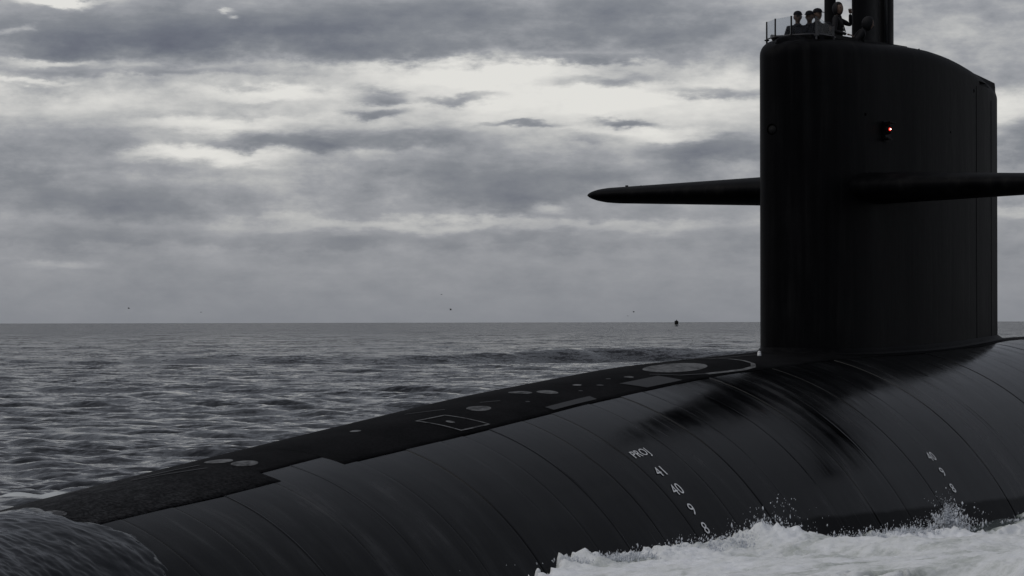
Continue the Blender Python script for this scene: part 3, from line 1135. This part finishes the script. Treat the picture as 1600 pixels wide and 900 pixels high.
# port running light in its hooded recess
bm = bmesh.new()
a0, z0 = 3.26, 7.80
yb = -float(sail_half(a0))
box(bm, (a0 + .05, yb - .02, z0 - .02), (.36, .10, .44), bevel=.045)
hood = from_bm('lamp_housing', bm, M['mast'], sail, False)
bm = bmesh.new()
rod(bm, (a0 + .02, yb - .05, z0 + .02), (a0 + .02, yb - .125, z0 + .02), .12, .105, 24)
rod(bm, (a0 + .02, yb - .12, z0 + .02), (a0 + .02, yb - .128, z0 + .02), .085, .085, 20)
from_bm('lamp_bezel', bm, M['black'], sail, True)
bm = bmesh.new()
box(bm, (a0 + .02, yb - .13, z0 + .165), (.30, .16, .03), bevel=.01)
box(bm, (a0 + .02, yb - .10, z0 - .19), (.22, .10, .06), bevel=.02)
pieces('lamp_hood', bm, M['mast'], sail)
bm = bmesh.new()
bmesh.ops.create_uvsphere(bm, u_segments=18, v_segments=12, radius=.032, matrix=Matrix.Translation((a0 - .01, yb - .135, z0 + .02)))
from_bm('navigation_light', bm, M['red'], sail, True)
bm = bmesh.new()
bmesh.ops.create_uvsphere(bm, u_segments=12, v_segments=8, radius=.014, matrix=Matrix.Translation((a0 - .02, yb - .158, z0 + .02)))
from_bm('lamp_bulb', bm, M['hot'], sail, True)
# round cover in the nose
bm = bmesh.new()
rod(bm, (.075, 0, 7.69), (.03, 0, 7.69), .105, .09, 24)
from_bm('nose_light', bm, M['black'], sail, True)
# top fittings
for (a, y_, h_) in ((7.3, 0, .06), (6.6, -.2, .04), (9.4, 0, .03), (5.4, .2, .07)):
    bm = bmesh.new()
    zt = float(sail_top(a))
    rod(bm, (a, y_, zt - .08), (a, y_, zt + h_), .03, .02)
    box(bm, (a, y_, zt - .015), (.16, .10, .03), bevel=.01)
    from_bm('top_fitting', bm, M['steel'], sail)

# bridge windscreen: clear panels between posts
posts = [(1.15, .74, .41, -.02), (.80, .34, .42, 0), (.70, -.10, .44, .02), (.92, -.58, .40, .02), (1.62, -.62, .24, .0)]   # (a, y, height, lift)
foot = []
for (a, y_, h_, lf) in posts:
    zt = float(sail_top(a)) - .06 + lf
    foot.append((a, y_, zt, h_))
    bm = bmesh.new()
    rod(bm, (a, y_, zt - .08), (a, y_, zt + h_), .021, .019, 10)
    box(bm, (a, y_, zt + .01), (.09, .09, .03), bevel=.01)
    from_bm('windscreen_post', bm, M['rail'] if a > .85 and y_ < 0 else M['black'], sail)
for p, q in zip(foot[:-1], foot[1:]):
    P0, P1 = Vector(p[:3]), Vector(q[:3])
    dv = (P1 - P0)
    nrm = Vector((dv.y, -dv.x, 0)).normalized() * .005
    ins = dv.normalized() * .025
    vs = []
    for s in (-1, 1):
        for (base, h_) in ((P0 + ins, p[3]), (P1 - ins, q[3])):
            vs.append(base + nrm * s + Vector((0, 0, .04)))
            vs.append(base + nrm * s + Vector((0, 0, h_ - .01)))
    mesh('windscreen_panel', vs, [(0, 1, 3, 2), (4, 6, 7, 5), (0, 4, 5, 1), (2, 3, 7, 6), (1, 5, 7, 3), (0, 2, 6, 4)], M['glass'], sail, False)
bm = bmesh.new()
for p, q in zip(foot[:-1], foot[1:]):
    rod(bm, (p[0], p[1], p[2] + .035), (q[0], q[1], q[2] + .035), .016)
pieces('windscreen_rail', bm, M['rail'], sail, True)
# cockpit coaming
bm = bmesh.new()
for y_ in (-.55, .55):
    box(bm, (2.2, y_, 9.745), (2.4, .05, .10), bevel=.015)
box(bm, (.94, 0, 9.70), (.05, 1.0, .12), bevel=.015)
pieces('cockpit_coaming', bm, M['black'], sail)


# masts: streamlined fairings and a tube
def foil_mast(a, y_, ln, wd, z1, m, name='mast'):
    loop = []
    for i in range(28):
        an = 2 * math.pi * i / 28
        x = math.cos(an)
        loop.append((a + ln / 2 * x, y_ + wd / 2 * math.sin(an) * (1 - .25 * x)))
    zs = [9.3, 10.2, 11.2, z1 - .15, z1 - .04, z1]
    sc_ = [1, 1, 1, 1, .92, .7]
    rows = [[(a + (p[0] - a) * s, y_ + (p[1] - y_) * s, z) for p in loop] for z, s in zip(zs, sc_)]
    o = grid_mesh(name, np.array(rows), m, sub, close_v=True)
    bm = bmesh.new()
    bm.from_mesh(o.data)
    bm.verts.ensure_lookup_table()
    bm.faces.new([bm.verts[5 * 28 + i] for i in range(28)])
    bmesh.ops.recalc_face_normals(bm, faces=bm.faces)
    bm.to_mesh(o.data)
    bm.free()
    smooth(o.data)
    return o


foil_mast(4.42, .02, 1.12, .38, 13.2, M['mast'])
foil_mast(5.40, .02, .56, .28, 12.6, M['mast'])
foil_mast(3.55, .46, .30, .24, 11.9, M['mast'])
bm = bmesh.new()
rod(bm, (5.02, -.16, 9.5), (5.02, -.16, 12.9), .03, .024, 12)
from_bm('whip_antenna', bm, M['steel'], sub, True)
bm = bmesh.new()
for a in (4.42, 5.58):
    box(bm, (a, .03, 9.83), (1.0 if a < 4.5 else .70, .58, .06), bevel=.02)
pieces('mast_collar', bm, M['mast'], sub)


# ------------------------------------------------------------------ people on the bridge
def skin_mesh(name, pts, edges, rad, m, parent, root=0, lv=2):
    me = bpy.data.meshes.new(name)
    me.from_pydata(pts, edges, [])
    o = bpy.data.objects.new(name, me)
    C.objects.link(o)
    md = o.modifiers.new('skin', 'SKIN')
    md.use_smooth_shade = True
    sv = me.skin_vertices[0].data
    for i, r_ in enumerate(rad):
        sv[i].radius = r_ if isinstance(r_, tuple) else (r_, r_)
        sv[i].use_root = (i == root)
    s2 = o.modifiers.new('sub', 'SUBSURF')
    s2.levels = s2.render_levels = lv
    dg = bpy.context.evaluated_depsgraph_get()
    nm = bpy.data.meshes.new_from_object(o.evaluated_get(dg))
    bpy.data.objects.remove(o)
    nm.name = name
    nm.materials.clear()
    nm.materials.append(m)
    smooth(nm)
    no = bpy.data.objects.new(name, nm)
    return link(no, parent)


def head_mesh(cx_, cy_, cz_, s=1.0, tilt=0.0):
    """head facing local -y with brow, nose, mouth, chin and ears"""
    bm = bmesh.new()
    bmesh.ops.create_uvsphere(bm, u_segments=28, v_segments=20, radius=1.0)
    for v in bm.verts:
        x, y, z = v.co
        fx, fy, fz = .078, .098, .122
        jaw = 1 - .30 * max(0, -z - .15)
        X, Y, Z = x * fx * jaw, y * fy, z * fz
        front = max(0, -y)
        if z < 0:
            Y -= .012 * front * (-z)
        # nose, brow, eye sockets, lips, chin
        g = math.exp(-(x / .16) ** 2)
        Y -= .026 * g * math.exp(-((z + .12) / .16) ** 2) * (front > .4)
        Y -= .007 * math.exp(-((z - .22) / .09) ** 2) * front
        Y += .010 * front * math.exp(-((z - .06) / .09) ** 2) * math.exp(-((abs(x) - .36) / .16) ** 2)
        Y -= .008 * math.exp(-((z + .46) / .07) ** 2) * math.exp(-(x / .3) ** 2) * front
        Y -= .010 * math.exp(-((z + .80) / .13) ** 2) * math.exp(-(x / .3) ** 2) * front
        v.co = (X, Y, Z)
    for sx_ in (-1, 1):
        bmesh.ops.create_uvsphere(bm, u_segments=10, v_segments=8, radius=1.0, matrix=Matrix.Translation((sx_ * .080, .008, -.002)) @ Matrix.Diagonal((.012, .022, .034, 1)))
    Mx = Matrix.Translation((cx_, cy_, cz_)) @ Matrix.Rotation(tilt, 4, 'X') @ Matrix.Scale(s, 4)
    bmesh.ops.transform(bm, matrix=Mx, verts=bm.verts)
    return bm, Mx


def person(loc, face_deg, label, h=1.76, cloth='navy', lean=0.0, arms='rail', cap='cap', glasses=False, look=0.0, group=None):
    """standing figure; local -y is the way it faces"""
    root = empty('person', loc, R(face_deg) + math.pi / 2)
    tag(root, label, 'person', group)
    k = h / 1.76
    hip = Vector((0, .02, .92)) * k
    L = lambda z, y=0.0, x=0.0: Vector((x, y - math.sin(lean) * max(0, z - .92), .92 + (z - .92) * math.cos(lean) if z > .92 else z)) * k
    pts, rad, ed = [], [], []

    def add(p, r_, par=None):
        pts.append(tuple(p))
        rad.append((r_[0] * k, r_[1] * k) if isinstance(r_, tuple) else r_ * k)
        if par is not None:
            ed.append((par, len(pts) - 1))
        return len(pts) - 1
    pel = add(L(.95), (.155, .115))
    waist = add(L(1.10), (.145, .105), pel)
    chest = add(L(1.28), (.175, .125), waist)
    upper = add(L(1.42), (.145, .105), chest)
    neck = add(L(1.49), .062, upper)
    add(L(1.56), .055, neck)
    for sx_ in (-1, 1):
        sh = add(L(1.43, .0, sx_ * .19), .068, upper)
        if arms == 'rail':
            el_ = L(1.22, -.12, sx_ * .27)
            wr = L(1.16, -.34, sx_ * .22)
        elif arms == 'down':
            el_ = L(1.14, .03, sx_ * .27)
            wr = L(.90, -.06, sx_ * .28)
        else:   # one arm raised to the eyes / antenna
            if sx_ > 0:
                el_ = L(1.34, -.20, sx_ * .34)
                wr = L(1.56, -.22, sx_ * .20)
            else:
                el_ = L(1.16, .0, sx_ * .30)
                wr = L(1.10, -.24, sx_ * .22)
        e = add(el_, .050, sh)
        w_ = add(wr, .033, e)
        hip_ = add(L(.88, .0, sx_ * .10), .092, pel)
        kn = add(Vector((sx_ * .11, -.02, .50)) * k, .062, hip_)
        an = add(Vector((sx_ * .115, .02, .10)) * k, .045, kn)
        add(Vector((sx_ * .125, -.13, .04)) * k, .040, an)
        # hand: palm and four fingers and a thumb
        dirv = (wr - el_).normalized()
        side = dirv.cross(Vector((0, 0, 1))).normalized() * sx_
        hp, hr, he = [tuple(wr), tuple(wr + dirv * .05 * k), tuple(wr + dirv * .09 * k)], [.026 * k, (.038 * k, .016 * k), (.036 * k, .014 * k)], [(0, 1), (1, 2)]
        for f in range(4):
            b0 = wr + dirv * .095 * k + side * (f - 1.5) * .019 * k
            ln = (.066, .076, .072, .056)[f] * k
            i0 = len(hp)
            hp += [tuple(b0), tuple(b0 + dirv * ln * .5 + Vector((0, 0, -.010))), tuple(b0 + dirv * ln * .8 + Vector((0, 0, -.032)))]
            hr += [.009 * k] * 3
            he += [(2, i0), (i0, i0 + 1), (i0 + 1, i0 + 2)]
        i0 = len(hp)
        tb = wr + dirv * .03 * k - side * .03 * k
        hp += [tuple(tb), tuple(tb + dirv * .035 * k - side * .02 * k)]
        hr += [.011 * k, .009 * k]
        he += [(1, i0), (i0, i0 + 1)]
        skin_mesh('hand', hp, he, hr, M['skin'], root, 0, 1)
    body = skin_mesh('body', pts, ed, rad, M[cloth], root)
    hc_ = L(1.66, -.02)
    bm, Mx = head_mesh(0, 0, 0, k)
    Mh = Matrix.Translation(hc_) @ Matrix.Rotation(R(look), 4, 'Z') @ Matrix.Rotation(lean * .4, 4, 'X')
    bmesh.ops.transform(bm, matrix=Mh, verts=bm.verts)
    rod(bm, L(1.47), hc_ - Vector((0, -.015, .06)), .052 * k, .05 * k, 16)
    from_bm('head', bm, M['skin'], root, True)
    bm = bmesh.new()
    for sx_ in (-1, 1):
        bmesh.ops.create_uvsphere(bm, u_segments=10, v_segments=8, radius=.011 * k, matrix=Mh @ Matrix.Translation((sx_ * .029 * k, -.083 * k, .008 * k)))
    pieces('eye', bm, M['lens'], root, True)
    # hair
    bm = bmesh.new()
    bmesh.ops.create_uvsphere(bm, u_segments=22, v_segments=16, radius=1.0)
    bmesh.ops.delete(bm, geom=[v for v in bm.verts if v.co.z < -.05 + .75 * (-v.co.y) and not (v.co.y > .2 and v.co.z > -.55)], context='VERTS')
    bmesh.ops.transform(bm, matrix=Mh @ Matrix.Scale(k, 4) @ Matrix.Translation((0, .006, .006)) @ Matrix.Diagonal((.086, .104, .128, 1)), verts=bm.verts)
    from_bm('hair', bm, M['hair'], root, True)
    if cap == 'cap':
        bm = bmesh.new()
        bmesh.ops.create_uvsphere(bm, u_segments=22, v_segments=14, radius=1.0)
        bmesh.ops.delete(bm, geom=[v for v in bm.verts if v.co.z < .0], context='VERTS')
        for v in bm.verts:
            v.co.z = v.co.z ** .75 if v.co.z > 0 else 0
        bmesh.ops.transform(bm, matrix=Matrix.Translation((0, .004, .045)) @ Matrix.Diagonal((.092, .108, .092, 1)), verts=bm.verts)
        rr_ = bmesh.ops.create_cone(bm, cap_ends=True, segments=20, radius1=.080, radius2=.078, depth=.010, matrix=Matrix.Translation((0, -.105, .048)) @ Matrix.Rotation(R(12), 4, 'X') @ Matrix.Diagonal((1, .9, 1, 1)))
        bmesh.ops.transform(bm, matrix=Mh @ Matrix.Scale(k, 4), verts=bm.verts)
        from_bm('cap', bm, M[cloth if cloth != 'bluecloth' else 'navy'], root, True)
    elif cap == 'hood':
        bm = bmesh.new()
        bmesh.ops.create_uvsphere(bm, u_segments=24, v_segments=18, radius=1.0)
        bmesh.ops.delete(bm, geom=[v for v in bm.verts if v.co.y < -.55 and abs(v.co.z) < .75], context='VERTS')
        bmesh.ops.transform(bm, matrix=Mh @ Matrix.Scale(k, 4) @ Matrix.Translation((0, .02, -.005)) @ Matrix.Diagonal((.112, .128, .150, 1)), verts=bm.verts)
        from_bm('hood', bm, M[cloth], root, True)
    if glasses:
        bm = bmesh.new()
        for sx_ in (-1, 1):
            box(bm, (sx_ * .032, -.099, .010), (.048, .010, .030), bevel=.004)
            box(bm, (sx_ * .076, -.045, .014), (.006, .10, .008))
        box(bm, (0, -.103, .016), (.02, .006, .006))
        bmesh.ops.transform(bm, matrix=Mh @ Matrix.Scale(k, 4), verts=bm.verts)
        from_bm('sunglasses', bm, M['lens'], root)
    # collar and life vest straps give the clothes edges
    bm = bmesh.new()
    p0 = L(1.475)
    bmesh.ops.create_cone(bm, cap_ends=False, segments=20, radius1=.092 * k, radius2=.074 * k, depth=.06 * k, matrix=Matrix.Translation(p0 + Vector((0, .0, .015))))
    bmesh.ops.solidify(bm, geom=bm.faces, thickness=.008)
    from_bm('collar', bm, M[cloth], root, True)
    bm = bmesh.new()
    for sx_ in (-1, 1):
        a_ = L(1.47, -.055, sx_ * .085)
        b_ = L(1.18, -.145, sx_ * .075)
        rod(bm, a_, b_, .014, .014, 6)
    rod(bm, L(1.12, -.125, -.12), L(1.12, -.125, .12), .014, .014, 6)
    pieces('harness', bm, M['black'], root, True)
    # boots
    for sx_ in (-1, 1):
        bm = bmesh.new()
        box(bm, (sx_ * .122 * k, -.07, .045), (.105, .28, .09), bevel=.03)
        from_bm('boot', bm, M['black'], root, True)
    return root


FZ = 8.472
person((1.30, .07, FZ), 213, 'leftmost of the watchstanders, in dark cap and glasses behind the windscreen', h=1.79, cloth='bluecloth', glasses=True, look=8, arms='down')
person((1.48, -.12, FZ), 205, 'middle one of the three watchstanders looking out over the windscreen', h=1.80, cloth='bluecloth', look=-12, arms='down')
person((1.66, -.21, FZ), 232, 'tallest of the three watchstanders, third from left behind the windscreen', h=1.86, cloth='navy', look=15, arms='down')
person((2.06, -.24, FZ), 240, 'sailor standing low in the cockpit behind the port end of windscreen', h=1.60, cloth='navy', look=10, cap='cap', arms='down')
person((2.66, -.18, FZ + .24), 285, 'tall sailor in black jacket standing just forward of the masts', h=1.84, cloth='jacket', look=-30, arms='raised', cap='hood')
person((3.02, -.26, FZ), 300, 'crouched figure in hooded black jacket leaning at the foot of the masts', h=1.90, cloth='jacket', lean=.55, look=18, arms='down', cap='hood')
bm = bmesh.new()
box(bm, (2.68, -.16, FZ + .119), (.46, .5, .236), bevel=.01)
from_bm('cockpit_step', bm, M['black'], sail)

# ------------------------------------------------------------------ far things: buoy and sea birds
def sea_point(px, dist):
    """a point on the water 'dist' metres out, px/4763 radians right of the view axis"""
    ang = TH - math.atan((px - 800) / 4763)
    return CAM.x + dist * math.cos(ang), CAM.y + dist * math.sin(ang)


x, y = sea_point(1057, 2400)
by = empty('channel_buoy', (x, y, -.5))
tag(by, 'tiny dark channel buoy with a tall tower far out on the horizon', 'buoy')
bm = bmesh.new()
rod(bm, (0, 0, -.6), (0, 0, .9), 1.5, 1.5, 20)
rod(bm, (0, 0, .9), (0, 0, 1.15), 1.5, 1.1, 20)
from_bm('float', bm, M['steel'], by)
for k in range(4):
    bm = bmesh.new()
    an = k * math.pi / 2 + .4
    rod(bm, (1.0 * math.cos(an), 1.0 * math.sin(an), 1.0), (.55 * math.cos(an), .55 * math.sin(an), 4.6), .12, .1, 8)
    from_bm('tower_leg', bm, M['black'], by)
bm = bmesh.new()
for zz in (1.9, 2.9, 3.9):
    rod(bm, (0, 0, zz), (0, 0, zz + .12), .92 - zz * .09, .92 - zz * .09, 12)
pieces('cross_frame', bm, M['black'], by)
bm = bmesh.new()
box(bm, (0, 0, 3.3), (2.3, 2.3, 2.9), bevel=.15)
from_bm('day_board', bm, M['black'], by)
bm = bmesh.new()
rod(bm, (0, 0, 4.6), (0, 0, 5.5), .55, .45, 12)
from_bm('lantern', bm, M['steel'], by)


def bird(px, ypx, dist, bank, label, flap, span=1.25):
    x, y = sea_point(px, dist)
    z = CAM.z + (503 - ypx) / 4763 * dist
    root = empty('gull', (x, y, z), TH + bank)
    tag(root, label, 'bird', 'birds flying low over the sea')
    s = span / 1.25
    bm = bmesh.new()
    bmesh.ops.create_uvsphere(bm, u_segments=12, v_segments=10, radius=1.0)
    for v in bm.verts:
        X, Y, Z = v.co
        tp = 1 - .55 * max(0, X) - .1 * max(0, -X)
        v.co = (X * .26 * s, Y * .075 * tp * s, Z * .075 * tp * s)
    bmesh.ops.create_uvsphere(bm, u_segments=10, v_segments=8, radius=.052 * s, matrix=Matrix.Translation((-.27 * s, 0, .03 * s)))
    bmesh.ops.create_cone(bm, cap_ends=True, segments=8, radius1=.02 * s, radius2=.002, depth=.08 * s, matrix=Matrix.Translation((-.35 * s, 0, .025 * s)) @ Matrix.Rotation(-math.pi / 2, 4, 'Y'))
    from_bm('body', bm, M['steel'], root, True)
    for sy in (-1, 1):
        vs, fs = [], []
        K = 8
        for i in range(K + 1):
            t_ = i / K
            yy = sy * t_ * span / 2
            zz = s * (flap * (t_ if t_ < .45 else .45 + (t_ - .45) * -.35) * 1.0 + .03)
            ch = (.20 * (1 - t_) ** .5 * .8 + .05) * s
            sw = (-.05 if t_ < .45 else -.05 + (t_ - .45) * .35) * s
            vs += [(sw - ch * .4, yy, zz), (sw, yy, zz + .018 * s), (sw + ch * .6, yy, zz - .005), (sw, yy, zz - .012 * s)]
        for i in range(K):
            for j in range(4):
                a_, b_ = 4 * i + j, 4 * i + (j + 1) % 4
                fs.append((a_, b_, b_ + 4, a_ + 4))
        fs += [(0, 1, 2, 3), (4 * K + 3, 4 * K + 2, 4 * K + 1, 4 * K)]
        mesh('wing', vs, fs, M['steel'], root)
    vs = [(.2 * s, -.03 * s, .01), (.2 * s, .03 * s, .01), (.40 * s, .085 * s, .0), (.40 * s, -.085 * s, .0), (.2 * s, -.03 * s, -.01), (.2 * s, .03 * s, -.01), (.40 * s, .085 * s, -.008), (.40 * s, -.085 * s, -.008)]
    mesh('tail', vs, [(0, 1, 2, 3), (7, 6, 5, 4), (0, 4, 5, 1), (1, 5, 6, 2), (2, 6, 7, 3), (3, 7, 4, 0)], M['steel'], root, False)


bird(704, 484, 640, 1.2, 'darkest sea bird, low over the horizon left of the diving plane', .55)
bird(690, 460, 980, .8, 'small bird flying just above the darkest sea bird', .3)
bird(201, 481, 760, 1.9, 'sea bird on the far left skimming above the horizon', .5)
bird(314, 487, 1050, 1.4, 'faint small bird second from the left above the horizon', .2)
bird(990, 488, 800, 1.0, 'sea bird flying left of the distant buoy', .5)
bird(981, 494, 1200, .6, 'faint bird just below its neighbour left of the distant buoy', .2)
